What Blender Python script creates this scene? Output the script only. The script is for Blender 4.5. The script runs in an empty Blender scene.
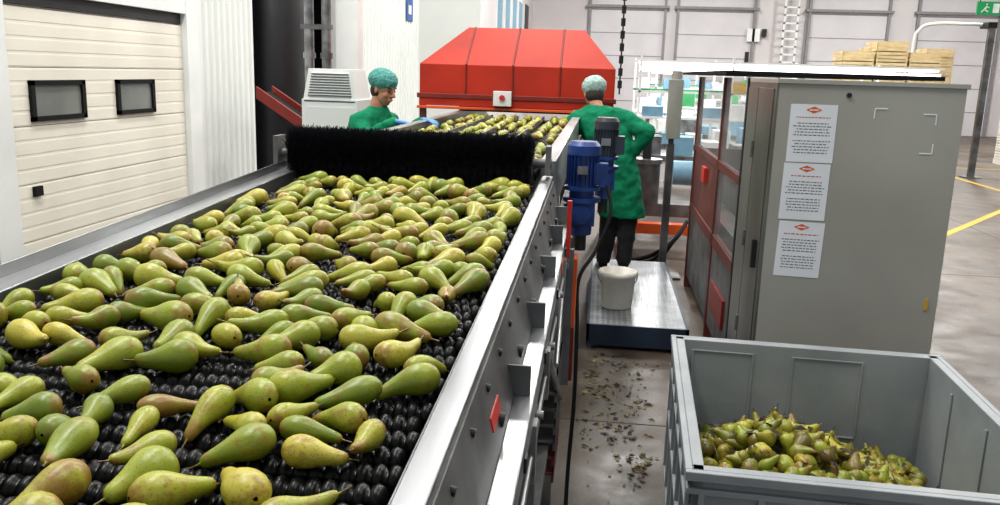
import bpy, bmesh, math, random
import numpy as np
from mathutils import Matrix, Vector, Euler
from mathutils import noise as mn
random.seed(23); rng=np.random.default_rng(7)
S=bpy.context.scene
try:
    S.view_settings.view_transform='Standard'
except Exception: pass
COL=S.collection
def srgb(r,g,b):
    f=lambda c:(c/255/12.92 if c/255<=.04045 else ((c/255+.055)/1.055)**2.4)
    return (f(r),f(g),f(b),1)
# ------------------------------------------------------------ camera
F=850.0
cam=bpy.data.cameras.new('camera');co=bpy.data.objects.new('camera',cam);COL.objects.link(co)
cam.sensor_width=36;cam.lens=F*36/1000;cam.clip_start=.05;cam.clip_end=300
R=Matrix.Rotation(math.radians(6.4),3,'Z')@Matrix.Rotation(math.radians(78),3,'X')@Matrix.Rotation(math.radians(1.8),3,'Z')
co.matrix_world=Matrix.Translation((0,0,1.92))@R.to_4x4()
S.camera=co
# ------------------------------------------------------------ materials
MATS={}
def mat(name,c,rough=.5,metal=0,c2=None,scale=8,bump=0,bscale=40,trans=0,emis=0,stretch=None,alpha=1,lo=.35,hi=.65,coat=0,spec=.5):
    if name in MATS: return MATS[name]
    m=bpy.data.materials.new(name);m.use_nodes=True;nt=m.node_tree;b=nt.nodes['Principled BSDF']
    b.inputs['Base Color'].default_value=c;b.inputs['Roughness'].default_value=rough;b.inputs['Metallic'].default_value=metal
    b.inputs['Specular IOR Level'].default_value=spec
    if trans: b.inputs['Transmission Weight'].default_value=trans
    if coat: b.inputs['Coat Weight'].default_value=coat
    if alpha<1: b.inputs['Alpha'].default_value=alpha
    if emis:
        b.inputs['Emission Color'].default_value=c;b.inputs['Emission Strength'].default_value=emis
    tc=nt.nodes.new('ShaderNodeTexCoord');mp=nt.nodes.new('ShaderNodeMapping');nt.links.new(tc.outputs['Object'],mp.inputs['Vector'])
    if stretch: mp.inputs['Scale'].default_value=stretch
    if c2 is None: c2=(c[0]*.8,c[1]*.8,c[2]*.8,1)
    n=nt.nodes.new('ShaderNodeTexNoise');n.inputs['Scale'].default_value=scale;n.inputs['Detail'].default_value=5
    nt.links.new(mp.outputs[0],n.inputs['Vector'])
    cr=nt.nodes.new('ShaderNodeValToRGB');cr.color_ramp.elements[0].position=lo;cr.color_ramp.elements[1].position=hi
    cr.color_ramp.elements[0].color=c2;cr.color_ramp.elements[1].color=c
    nt.links.new(n.outputs['Fac'],cr.inputs[0]);nt.links.new(cr.outputs[0],b.inputs['Base Color'])
    if bump:
        n2=nt.nodes.new('ShaderNodeTexNoise');n2.inputs['Scale'].default_value=bscale;nt.links.new(mp.outputs[0],n2.inputs['Vector'])
        bp=nt.nodes.new('ShaderNodeBump');bp.inputs['Strength'].default_value=bump;bp.inputs['Distance'].default_value=.01
        nt.links.new(n2.outputs['Fac'],bp.inputs['Height']);nt.links.new(bp.outputs[0],b.inputs['Normal'])
    MATS[name]=m;return m
STEEL=mat('brushed_steel',srgb(168,170,172),.36,.85,srgb(112,113,115),7,.05,60,stretch=(1,.15,1))
STEELD=mat('dull_steel',srgb(126,127,128),.5,.6,srgb(84,84,84),5)
DARK=mat('dark_metal',srgb(42,42,44),.5,.4)
BLACK=mat('black_rubber',srgb(10,10,12),.34,0,srgb(5,5,6),30,spec=.2)
BLACKM=mat('matte_black',srgb(20,20,22),.8,spec=.2)
WHITE=mat('white_panel',srgb(232,235,232),.5,0,srgb(225,228,225),1)
WHITEC=mat('white_paint_frame',srgb(236,238,236),.45,0,srgb(224,227,226),2)
DOORM=mat('door_white',srgb(236,232,218),.5,0,srgb(226,221,207),1.5)
RED=mat('hood_red',srgb(184,44,20),.6,0,srgb(160,36,17),2,spec=.3)
REDD=mat('hood_red_dark',srgb(122,30,18),.45)
ORANGE=mat('orange_plastic',srgb(225,90,35),.45)
REDTAG=mat('red_tag',srgb(205,40,30))
BLUE=mat('motor_blue',srgb(30,66,136),.4,.1,srgb(20,45,100),10)
GREEN=mat('gown_green',srgb(8,124,86),.85,0,srgb(5,112,76),5,.25,60,spec=.2)
SKIN=mat('skin',srgb(196,140,112),.55,0,srgb(176,116,92),20)
HAIR=mat('hair_dark',srgb(48,38,32),.8)
TROU=mat('trouser_black',srgb(22,22,26),.9)
GLOVE=mat('glove_blue',srgb(70,135,195),.5)
BING=mat('bin_grey',srgb(146,151,154),.5,0,srgb(130,136,140),4,.08,80)
CAB=mat('cabinet_grey',srgb(170,170,162),.42,.15,srgb(155,154,146),1.2)
CABS=mat('cabinet_side_steel',srgb(128,128,122),.4,.5,srgb(90,88,82),2.5,stretch=(1,1,.4))
PAPER=mat('paper',srgb(228,232,238),.7,0,srgb(220,224,230),3)
INK=mat('ink',srgb(96,98,108),.8)
INKR=mat('ink_red',srgb(190,60,40),.8)
WOOD=mat('crate_wood',srgb(224,202,156),.75,0,srgb(200,172,124),6,stretch=(1,1,6))
GLASS=mat('door_glass',srgb(135,138,132),.15,0,srgb(96,100,96),.9)
CLEAR=mat('clear_panel',srgb(200,210,210),.06,0,alpha=.2)
YEL=mat('yellow_line',srgb(214,180,60),.7,0,srgb(190,158,60),12)
WPL=mat('bucket_white',srgb(224,222,212),.4,0,srgb(210,206,194),8)
TREAD=mat('tread_plate',srgb(160,166,172),.38,.5,srgb(118,122,126),6)
DBLUE=mat('platform_blue',srgb(30,46,66),.5)
FARW=mat('far_wall_paint',srgb(214,209,210),.7,0,srgb(204,199,200),.6)
FDOOR=mat('far_door',srgb(210,207,210),.6,0,srgb(201,198,202),1)
LINEG=mat('rail_grey',srgb(138,136,138),.6)
LGREEN=mat('crate_green',srgb(60,160,95),.5)
LBLUE=mat('light_blue_plastic',srgb(120,165,190),.5)
LED=mat('led_panel',(1,1,1,1),.5,emis=6)
PICT=mat('pictogram_white',srgb(235,245,240),.6)
EXITG=mat('exit_green',srgb(20,140,80),.5,emis=.3)
BROWNR=mat('maroon_paint',srgb(112,44,36),.5,0,srgb(84,34,28),5)

# ------------------------------------------------------------ mesh builder
class MB:
    def __init__(s,name): s.name=name;s.v=[];s.f=[];s.m=[];s.sm=[];s.mats=[]
    def mi(s,m):
        if m not in s.mats: s.mats.append(m)
        return s.mats.index(m)
    def add(s,vs,fs,m,smooth=False):
        o=len(s.v);s.v+= [tuple(v) for v in vs];k=s.mi(m)
        for f in fs: s.f.append([i+o for i in f]);s.m.append(k);s.sm.append(smooth)
    def hexa(s,p,m):
        s.add(p,[(0,3,2,1),(4,5,6,7),(0,1,5,4),(1,2,6,5),(2,3,7,6),(3,0,4,7)],m)
    def box(s,x0,x1,y0,y1,z0,z1,m,fn=None):
        p=[(x0,y0,z0),(x1,y0,z0),(x1,y1,z0),(x0,y1,z0),(x0,y0,z1),(x1,y0,z1),(x1,y1,z1),(x0,y1,z1)]
        if fn: p=[fn(*q) for q in p]
        s.hexa(p,m)
    def cyl(s,p1,p2,r1,m,r2=None,n=16,smooth=True,caps=True):
        p1=Vector(p1);p2=Vector(p2);r2=r1 if r2 is None else r2
        d=(p2-p1).normalized();a=d.orthogonal().normalized();b=d.cross(a)
        vs=[];
        for p,r in((p1,r1),(p2,r2)):
            for i in range(n):
                t=2*math.pi*i/n;vs.append(p+a*(r*math.cos(t))+b*(r*math.sin(t)))
        s.add(vs,[(i,(i+1)%n,n+(i+1)%n,n+i) for i in range(n)],m,smooth)
        if caps: s.add(vs,[tuple(range(n))[::-1],tuple(range(n,2*n))],m,False)
    def tube(s,pts,r,m,n=10):
        for a,b in zip(pts[:-1],pts[1:]): s.cyl(a,b,r,m,n=n)
    def rev(s,c,prof,m,n=20,axis='Z'):
        vs=[]
        for r,h in prof:
            for i in range(n):
                t=2*math.pi*i/n;x,y,z=r*math.cos(t),r*math.sin(t),h
                if axis=='X': x,y,z=h,r*math.cos(t),r*math.sin(t)
                if axis=='Y': x,y,z=r*math.cos(t),h,r*math.sin(t)
                vs.append((c[0]+x,c[1]+y,c[2]+z))
        k=len(prof)
        s.add(vs,[(j*n+i,j*n+(i+1)%n,(j+1)*n+(i+1)%n,(j+1)*n+i) for j in range(k-1) for i in range(n)],m,True)
    def build(s,loc=(0,0,0),rz=0,bevel=0,parent=None):
        me=bpy.data.meshes.new(s.name);me.from_pydata(s.v,[],s.f)
        for m in s.mats: me.materials.append(m)
        me.polygons.foreach_set('material_index',s.m);me.polygons.foreach_set('use_smooth',s.sm);me.update()
        bm=bmesh.new();bm.from_mesh(me);bmesh.ops.recalc_face_normals(bm,faces=bm.faces);bm.to_mesh(me);bm.free()
        o=bpy.data.objects.new(s.name,me);COL.objects.link(o);o.location=loc;o.rotation_euler=(0,0,rz)
        if parent: o.parent=parent
        if bevel:
            b=o.modifiers.new('bevel','BEVEL');b.width=bevel;b.segments=2;b.limit_method='ANGLE';b.angle_limit=math.radians(50)
        return o
def empty(name):
    e=bpy.data.objects.new(name,None);COL.objects.link(e);return e
# ------------------------------------------------------------ floor
def floor_mat():
    m=bpy.data.materials.new('concrete_floor');m.use_nodes=True;nt=m.node_tree;b=nt.nodes['Principled BSDF'];N=nt.nodes.new;L=nt.links.new
    tc=N('ShaderNodeTexCoord')
    def noise(sc,d=6):
        n=N('ShaderNodeTexNoise');n.inputs['Scale'].default_value=sc;n.inputs['Detail'].default_value=d;n.inputs['Roughness'].default_value=.6;L(tc.outputs['Object'],n.inputs['Vector']);return n
    n1=noise(.6);r1=N('ShaderNodeValToRGB');r1.color_ramp.elements[0].color=srgb(84,76,68);r1.color_ramp.elements[1].color=srgb(116,104,94);r1.color_ramp.elements[0].position=.4;r1.color_ramp.elements[1].position=.6
    L(n1.outputs[0],r1.inputs[0])
    n2=noise(3,8);r2=N('ShaderNodeValToRGB');r2.color_ramp.elements[0].color=(.5,.45,.4,1);r2.color_ramp.elements[1].color=(1,1,1,1);r2.color_ramp.elements[0].position=.40;r2.color_ramp.elements[1].position=.58
    L(n2.outputs[0],r2.inputs[0])
    mx=N('ShaderNodeMix');mx.data_type='RGBA';mx.blend_type='MULTIPLY';mx.inputs[0].default_value=.8;L(r1.outputs[0],mx.inputs[6]);L(r2.outputs[0],mx.inputs[7])
    n3=noise(60);r3=N('ShaderNodeValToRGB');r3.color_ramp.elements[0].color=(.7,.68,.66,1);r3.color_ramp.elements[0].position=.4;r3.color_ramp.elements[1].position=.6
    L(n3.outputs[0],r3.inputs[0]);m2=N('ShaderNodeMix');m2.data_type='RGBA';m2.blend_type='MULTIPLY';m2.inputs[0].default_value=.8;L(mx.outputs[2],m2.inputs[6]);L(r3.outputs[0],m2.inputs[7])
    L(m2.outputs[2],b.inputs['Base Color']);rr=N('ShaderNodeMapRange');rr.inputs[1].default_value=.35;rr.inputs[2].default_value=.65;rr.inputs[3].default_value=.34;rr.inputs[4].default_value=.6;L(n2.outputs[0],rr.inputs[0]);L(rr.outputs[0],b.inputs['Roughness'])
    b.inputs['Specular IOR Level'].default_value=.3
    return m
fl=MB('floor');fl.box(-9,18,-5,40,-.1,0,floor_mat())
JN=mat('floor_joint',srgb(66,60,54),.8)
for x in(5.2,10.0): fl.box(x,x+.01,-5,40,0,.001,JN)
for y in(4.55,9.1,14.1,19.1,24.1): fl.box(-4.5,18,y,y+.012,0,.001,JN)
fl.build()
yl=MB('floor_marking')
def line(p,q,w=.1):
    d=Vector((q[0]-p[0],q[1]-p[1]));n=Vector((-d.y,d.x)).normalized()*w/2
    yl.add([(p[0]+n.x,p[1]+n.y,.004),(p[0]-n.x,p[1]-n.y,.004),(q[0]-n.x,q[1]-n.y,.004),(q[0]+n.x,q[1]+n.y,.004)],[(0,1,2,3)],YEL)
line((4.4,11.35),(8,16.5),.1);line((7.6,16),(7.6,30),.1);line((7.6,21.5),(12,21.5),.1)
yl.build()
# ------------------------------------------------------------ shell
XW=-4.57
w=MB('wall_left')
w.box(XW-.3,XW,-5,10.7,0,8,WHITE)
def corr(y0,y1,z0,z1,x=XW,p=.16,d=.035):
    y=y0;pts=[]
    while y<y1:
        pts+=[(x,y),(x,y+p*.4),(x+d,y+p*.5),(x+d,y+p*.9)];y+=p
    pts.append((x,y));vs=[];fs=[]
    for a,b in pts: vs+=[(a,b,z0),(a,b,z1)]
    for i in range(len(pts)-1): fs.append((2*i,2*i+2,2*i+3,2*i+1))
    w.add(vs,fs,WHITE);w.box(x-.25,x-.002,y0,y,z0,z1,WHITE)
corr(9.3,10.75,0,8,XW+.01);corr(14.8,21,0,8,XW+.02,.25)
w.box(XW-.3,XW,10.7,14.8,4.2,8,WHITE)
w.box(-8,-7.8,9.5,16,0,8,BLACKM);w.box(-8,XW-.3,9.4,9.6,0,8,BLACKM);w.box(-8,XW-.3,15.9,16.1,0,8,BLACKM)  # recess walls coloured black to stand in for the unlit interior
w.box(XW-.3,-3.0,21,21.2,0,8,WHITE);w.box(-3.3,-3.0,21.2,36,0,8,FARW)
for y in(24,26,28,30): 
    w.box(-3.0,-2.98,y,y+1.3,3.0,4.4,WHITEC);w.box(-2.98,-2.97,y+.1,y+1.2,3.1,4.3,LBLUE)
w.box(-3.0,-2.97,32.5,33.8,2.4,4.4,DARK)
w.build()
tr=MB('trim_door')
tr.box(XW+.001,XW+.12,5.80,6.07,0,2.9,WHITEC);tr.box(XW+.001,XW+.13,8.92,9.2,0,6,WHITEC);tr.box(XW+.001,XW+.12,6.07,8.92,2.42,2.75,WHITEC);tr.box(XW+.001,XW+.06,6.07,8.92,2.32,2.42,DARK)  # dark bar under the header is its shadow, modelled as a strip
tr.box(XW+.121,XW+.15,5.4,5.72,0,6,WHITEC);tr.box(XW+.001,XW+.05,5.4,5.79,0,6,WHITEC);tr.build()
d=MB('door_1')
DX=XW+.005;DF=DX+.06
z=0
while z<2.3:
    z1=min(z+.46,2.31);d.box(DX,DF,6.08,8.91,z+.003,z1-.003,DOORM)
    for k in range(4):
        zz=z+k*.115+.012
        if zz<2.22: d.box(DF,DF+.0025,6.08,8.91,zz,zz+.09,DOORM)
    z+=.46
for a,b in((6.37,7.06),(7.60,8.24)):
    y0_,y1_=a-.02,b+.02
    d.box(DF,DF+.03,y0_,y1_,1.415,1.455,BLACKM);d.box(DF,DF+.03,y0_,y1_,1.70,1.74,BLACKM);d.box(DF,DF+.03,y0_,y0_+.05,1.415,1.74,BLACKM);d.box(DF,DF+.03,y1_-.05,y1_,1.415,1.74,BLACKM)
    d.box(DF,DF+.008,a,b,1.44,1.72,GLASS)
d.box(DF,DF+.03,6.3,6.40,.82,.9,BLACKM)
d.build(bevel=.003)
c=MB('ceiling');c.box(-9,18,-5,40,8,8.2,WHITE);c.build()
wf=MB('wall_far');wf.box(-3.3,18,36,36.3,0,8,FARW)
for x in(-.6,2.9,8.0,12.1):
    wf.box(x,x+2.9,35.93,36,0,5.5,FDOOR)
    for z in(.9,1.8,2.7,3.6,4.5): wf.box(x,x+2.9,35.92,35.93,z,z+.03,LINEG)
    for q in(x-.1,x+2.9): wf.box(q,q+.1,35.8,35.95,0,7,LINEG)
    wf.box(x+.2,x+.7,35.9,35.93,2.2,2.5,GLASS)
    wf.box(x-.2,x+3.1,35.75,35.95,4.6,4.7,LINEG)
wf.box(5.6,6.1,35.8,36,3.4,3.9,WHITEC);wf.box(6.2,6.35,35.8,36,3.6,3.9,DARK)
wf.box(5.6,5.75,35.9,36,2.2,3.0,DARK);wf.box(10.6,11.2,35.7,36,2.0,3.0,DARK)
wf.build()
lad=MB('wall_ladder')
for q in(6.9,7.4): lad.box(q,q+.07,35.5,35.6,0,5.5,WHITEC)
for i in range(18): lad.box(6.9,7.47,35.5,35.56,.3*i+.2,.3*i+.26,WHITEC)
lad.build()
wr=MB('wall_right');wr.box(17,17.3,-5,40,0,8,FARW);wr.build()
# ------------------------------------------------------------ conveyor
def zr(y): return 1.39+.036*(y-1)
def zb(y): return 1.352+.036*(y-1)
XL,XR=-1.29,-.235
ECV=empty('pear_roller_conveyor')
cv=MB('frame')
f=lambda x,y,z:(x,y,z+zr(y))
Y0,Y1=.45,3.66
cv.box(XR,XR+.045,Y0,Y1,-.006,0,STEEL,f)
cv.box(XR-.003,XR,Y0,Y1,-.09,0,STEEL,f)
cv.hexa([f(*q) for q in((XR+.041,Y0,-.02),(XR+.045,Y0,-.02),(XR+.045,Y1,-.02),(XR+.041,Y1,-.02),(XR+.041,Y0,0),(XR+.045,Y0,0),(XR+.045,Y1,0),(XR+.041,Y1,0))],STEEL)
cv.hexa([f(*q) for q in((XR+.045,Y0,-.17),(XR+.085,Y0,-.17),(XR+.085,Y1,-.17),(XR+.045,Y1,-.17),(XR+.041,Y0,-.02),(XR+.048,Y0,-.02),(XR+.048,Y1,-.02),(XR+.041,Y1,-.02))],STEELD)
cv.hexa([f(*q) for q in((XR+.068,1.42,-.122),(XR+.076,1.42,-.122),(XR+.076,1.53,-.122),(XR+.068,1.53,-.122),(XR+.062,1.42,-.094),(XR+.069,1.42,-.094),(XR+.069,1.53,-.094),(XR+.062,1.53,-.094))],REDTAG)
cv.box(XR+.085,XR+.128,Y0,Y1,-.176,-.168,STEEL,f);cv.box(XR+.122,XR+.128,Y0,Y1,-.225,-.168,STEEL,f);cv.box(XR+.118,XR+.122,Y0,Y1,-.27,-.225,STEELD,f)
cv.box(XR+.04,XR+.10,Y0,Y1,-.32,-.20,DARK,f)
cv.box(XR+.075,XR+.118,Y0,Y1,-.36,-.315,STEELD,f);cv.box(XR+.112,XR+.12,Y0,Y1,-.375,-.315,STEEL,f);cv.cyl(f(XR+.125,1.2,-.295),f(XR+.125,3.6,-.295),.008,STEEL,n=8)
cv.box(XL-.07,XL,Y0,Y1,-.006,0,STEEL,f);cv.box(XL,XL+.003,Y0,Y1,-.09,0,STEEL,f);cv.box(XL-.074,XL-.07,Y0,Y1,-.28,.03,STEEL,f)
for i in range(15):
    y=.9+i*.185
    cv.cyl((XR+.052,y,zr(y)-.05),(XR+.062,y,zr(y)-.052),.008,DARK,n=6)
    if i%2: cv.cyl((XR+.07,y+.05,zr(y)-.13),(XR+.085,y+.05,zr(y)-.133),.014,DARK,n=12)
    if i%3==0: cv.box(XR+.128,XR+.134,y,y+.03,-.215,-.185,DARK,f)
for y in(1.7,2.15,2.65,3.12,3.5):
    cv.box(XR+.06,XR+.118,y,y+.006,-.168,-.10,STEELD,f)
    cv.box(XR+.118,XR+.136,y-.02,y+.025,-.36,-.225,STEEL,f)
    cv.cyl((XR+.09,y+.1,zr(y)-.25),(XR+.128,y+.1,zr(y)-.25),.026,STEELD,n=16);cv.cyl((XR+.128,y+.1,zr(y)-.25),(XR+.143,y+.1,zr(y)-.25),.011,STEEL,n=8)
cv.box(XR+.128,XR+.131,2.85,2.93,-.22,-.17,ORANGE,f);cv.box(XR+.128,XR+.145,3.2,3.22,-.24,-.02,REDTAG,f)
for y in(.9,2.2,3.45):
    for x in(XR+.06,XL-.1):
        cv.box(x,x+.045,y,y+.045,0,zr(y)-.31,STEELD);cv.box(x-.03,x+.08,y-.03,y+.08,0,.012,STEELD)
    cv.box(XL-.1,XR+.1,y+.005,y+.04,.35,.4,STEELD);cv.box(XL-.1,XR+.1,y+.005,y+.04,.98,1.03,STEELD)
for x in(XR+.065,XL-.1): cv.box(x,x+.04,.9,3.45,.5,.54,STEELD)
cv.cyl((XR+.125,2.3,1.12),(XR+.13,3.40,.58),.012,STEEL);cv.cyl((XR+.12,3.3,1.12),(XR+.13,2.75,.95),.010,STEEL)
cv.box(XR+.155,XR+.17,3.50,3.62,.86,1.16,ORANGE);cv.box(XR+.155,XR+.17,3.50,3.57,.62,.86,REDD);cv.box(XR+.12,XR+.155,3.5,3.54,.6,1.2,STEELD)
cv.box(XL+.01,XR-.01,Y0,Y1,-.16,-.14,BLACKM,f);cv.box(XL+.05,XR-.02,Y0+.1,Y1-.1,-.42,-.38,STEELD,f)
for i in range(7): 
    z=.42+.065*i
    cv.box(XR+.0,XR+.13,3.0,3.42,z,z+.012,STEELD if i>1 else BROWNR);cv.box(XR+.12,XR+.13,3.0,3.42,z-.03,z+.012,STEELD if i>1 else BROWNR)
cv.build(bevel=.0015,parent=ECV)
def mesh_np(name,V,Fq,mats,attr=None,tris=None):
    me=bpy.data.meshes.new(name);nf=len(Fq);me.vertices.add(len(V));me.vertices.foreach_set('co',V.astype(np.float32).ravel())
    k=Fq.shape[1];me.loops.add(nf*k);me.loops.foreach_set('vertex_index',Fq.astype(np.int32).ravel())
    me.polygons.add(nf);me.polygons.foreach_set('loop_start',np.arange(nf,dtype=np.int32)*k)
    try: me.polygons.foreach_set('loop_total',np.full(nf,k,dtype=np.int32))
    except Exception: pass
    me.polygons.foreach_set('use_smooth',np.ones(nf,dtype=bool))
    for m in mats: me.materials.append(m)
    if attr is not None:
        a=me.attributes.new('pear','FLOAT_COLOR','POINT');a.data.foreach_set('color',attr.astype(np.float32).ravel())
    me.update(calc_edges=True);me.validate()
    o=bpy.data.objects.new(name,me);COL.objects.link(o);return o
def rollers(name,y0,y1,pitch,R0,x0,x1,zf,rib=.0215,n=16):
    prof=[];x=x0;
    prof.append((.004,x0))
    while x<x1-rib:
        prof+=[(R0*.5,x+.001),(R0*.88,x+rib*.18),(R0,x+rib*.5),(R0*.88,x+rib*.82)];x+=rib
    prof.append((R0*.7,x));prof.append((.004,x))
    r=np.array([p[0] for p in prof]);h=np.array([p[1] for p in prof])
    th=np.arange(n)*2*np.pi/n
    base=np.stack([np.repeat(h,n),np.outer(r,np.cos(th)).ravel(),np.outer(r,np.sin(th)).ravel()],1)
    k=len(prof);j,i=np.meshgrid(np.arange(k-1),np.arange(n),indexing='ij')
    Fq=np.stack([j*n+i,j*n+(i+1)%n,(j+1)*n+(i+1)%n,(j+1)*n+i],-1).reshape(-1,4)
    V=[];Fs=[];y=y0;o=0;q=0
    while y<y1:
        b=base.copy();b[:,0]+=(q%2)*rib*.5;b[:,1]+=y;b[:,2]+=zf(y)-R0;V.append(b);Fs.append(Fq+o);o+=len(b);y+=pitch;q+=1
    return mesh_np(name,np.concatenate(V),np.concatenate(Fs),[BLACK])
rollers('rollers',.5,3.4,.056,.0250,XL+.012,XR-.03,zb,rib=.0235).parent=ECV
EIN=empty('infeed_conveyor')
rollers('rollers',3.85,8.3,.075,.03,-1.29,-.28,lambda y:1.47,n=10).parent=EIN
c2=MB('frame')
for x in(-1.36,-.25):
    c2.box(x,x+.06,3.75,9.8,1.30,1.535,STEEL);c2.box(x-.005,x+.065,3.75,9.8,1.535,1.542,STEEL)
c2.box(-1.3,-.25,3.75,9.8,1.36,1.38,BLACKM)
for y in(4.3,5.6,6.9,8.4,9.7):
    for x in(-1.36,-.24): c2.box(x,x+.05,y,y+.05,0,1.3,STEELD)
    c2.box(-1.36,-.2,y,y+.04,.4,.44,STEELD)
c2.box(-.19,-.16,3.9,7.2,1.18,1.24,STEELD);c2.box(-.19,-.17,4.6,7.2,.9,1.16,STEELD)
for x in(-1.05,-.8,-.55): c2.box(x,x+.012,4.6,8.3,1.47,1.51,STEEL)
c2.build(bevel=.002,parent=EIN)
# ------------------------------------------------------------ brush
bx0,bx1,by,bz,br=-1.325,-.275,3.60,1.545,.116
n=70000
x=rng.uniform(bx0,bx1,n);th=rng.uniform(0,2*np.pi,n)
ph=(x/.034+th/(2*np.pi))%1;ln=br*(.93+.07*np.cos((ph-.5)*2*np.pi))+rng.normal(0,.006,n)
dx=(ph-.5)*-.009+rng.normal(0,.007,n);dth=rng.normal(0,.07,n)
r0=.05
A=np.stack([x-.0009,by+r0*np.cos(th),bz+r0*np.sin(th)],1);B=np.stack([x+.0009,by+r0*np.cos(th+.012),bz+r0*np.sin(th+.012)],1)
Cc=np.stack([x+dx+.0007,by+ln*np.cos(th+dth),bz+ln*np.sin(th+dth)],1);D=np.stack([x+dx-.0007,by+ln*np.cos(th+dth+.009),bz+ln*np.sin(th+dth+.009)],1)
V=np.stack([A,B,Cc,D],1).reshape(-1,3);Fq=np.arange(4*n).reshape(-1,4)
e=empty('rotary_brush')
bo=mesh_np('bristles',V,Fq,[mat('bristle',srgb(40,41,52),.5,0,srgb(16,16,22),60)]);bo.parent=e
bb=MB('core');bb.cyl((bx0-.06,by,bz),(bx1+.08,by,bz),.02,STEELD);bb.cyl((bx0,by,bz),(bx1,by,bz),.08,BLACKM,n=32)
for xx in(bx0-.075,bx1+.055): bb.box(xx,xx+.02,by-.05,by+.05,1.50,1.62,STEELD)
bb.build(parent=e)
# ------------------------------------------------------------ pears
def pear_mat():
    m=bpy.data.materials.new('pear_skin');m.use_nodes=True;nt=m.node_tree;b=nt.nodes['Principled BSDF'];N=nt.nodes.new;L=nt.links.new
    at=N('ShaderNodeAttribute');at.attribute_name='pear';sp=N('ShaderNodeSeparateColor');L(at.outputs['Color'],sp.inputs[0])
    tc=N('ShaderNodeTexCoord')
    base=N('ShaderNodeValToRGB');el=base.color_ramp.elements
    el[0].color=srgb(104,124,26);el[1].color=srgb(186,174,62);e2=el.new(.5);e2.color=srgb(146,156,40)
    nv=N('ShaderNodeTexNoise');nv.inputs['Scale'].default_value=14;L(tc.outputs['Object'],nv.inputs['Vector'])
    na=N('ShaderNodeMath');na.operation='MULTIPLY_ADD';na.inputs[1].default_value=1.0;L(nv.outputs['Fac'],na.inputs[0])
    ns=N('ShaderNodeMath');ns.operation='SUBTRACT';ns.inputs[1].default_value=.5;L(sp.outputs[0],ns.inputs[0]);L(ns.outputs[0],na.inputs[2])
    L(na.outputs[0],base.inputs[0])
    n=N('ShaderNodeTexNoise');n.inputs['Scale'].default_value=34;n.inputs['Detail'].default_value=9;n.inputs['Roughness'].default_value=.72;L(tc.outputs['Object'],n.inputs['Vector'])
    ad=N('ShaderNodeMath');ad.operation='ADD';L(n.outputs['Fac'],ad.inputs[0]);L(sp.outputs[2],ad.inputs[1])
    rr=N('ShaderNodeMapRange');rr.inputs[1].default_value=.53;rr.inputs[2].default_value=.70;L(ad.outputs[0],rr.inputs[0])
    mu=N('ShaderNodeMath');mu.operation='MULTIPLY';mu.inputs[1].default_value=.85;L(rr.outputs[0],mu.inputs[0])
    mx=N('ShaderNodeMix');mx.data_type='RGBA';L(mu.outputs[0],mx.inputs[0]);L(base.outputs[0],mx.inputs[6]);mx.inputs[7].default_value=srgb(136,94,38)
    vo=N('ShaderNodeTexVoronoi');vo.inputs['Scale'].default_value=230;L(tc.outputs['Object'],vo.inputs['Vector'])
    vr=N('ShaderNodeMapRange');vr.inputs[1].default_value=.14;vr.inputs[2].default_value=.32;vr.inputs[3].default_value=.65;vr.inputs[4].default_value=0;L(vo.outputs['Distance'],vr.inputs[0])
    m2=N('ShaderNodeMix');m2.data_type='RGBA';L(vr.outputs[0],m2.inputs[0]);L(mx.outputs[2],m2.inputs[6]);m2.inputs[7].default_value=srgb(92,76,28)
    m3=N('ShaderNodeMix');m3.data_type='RGBA';L(sp.outputs[1],m3.inputs[0]);L(m2.outputs[2],m3.inputs[6]);m3.inputs[7].default_value=srgb(76,50,26)
    L(m3.outputs[2],b.inputs['Base Color']);b.inputs['Roughness'].default_value=.36
    bp=N('ShaderNodeBump');bp.inputs['Strength'].default_value=.25;bp.inputs['Distance'].default_value=.003;L(n.outputs[0],bp.inputs['Height']);L(bp.outputs[0],b.inputs['Normal'])
    return m
PEAR=pear_mat()
PR=[(0,.10),(.004,.20),(.015,.36),(.05,.60),(.12,.82),(.21,.96),(.30,1.0),(.39,.96),(.48,.86),(.57,.73),(.66,.61),(.75,.52),(.84,.45),(.91,.40),(.955,.33),(.985,.21),(.998,.08)]
PL=.108
def pear_variant(bend,fat,n=18):
    t=np.array([p[0] for p in PR]);r=np.array([p[1] for p in PR])*.0268*fat
    ts=np.concatenate([t,[1.0,1.06,1.15]]);rs=np.concatenate([r,[.0020,.0014,.0022]])
    L=PL;th=np.arange(n)*2*np.pi/n
    k=len(ts);c=(ts-.3)*L
    off=bend*np.clip(ts-.45,0,None)**1.6*L
    lump=1+.05*np.cos(2*th+1)
    X=np.repeat(c,n);Y=(np.outer(rs,np.cos(th)*lump)+off[:,None]).ravel();Z=np.outer(rs,np.sin(th)*lump).ravel()
    V=np.stack([X,Y,Z],1);T=np.repeat(ts,n)
    j,i=np.meshgrid(np.arange(k-1),np.arange(n),indexing='ij')
    Fq=np.stack([j*n+i,j*n+(i+1)%n,(j+1)*n+(i+1)%n,(j+1)*n+i],-1).reshape(-1,4)
    return V,Fq,T
VAR=[pear_variant(b,f) for b,f in((.0,1),(.4,.95),(-.45,1.0),(.6,.92),(-.25,1.08),(.15,.86),(.1,1.12))]
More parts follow.
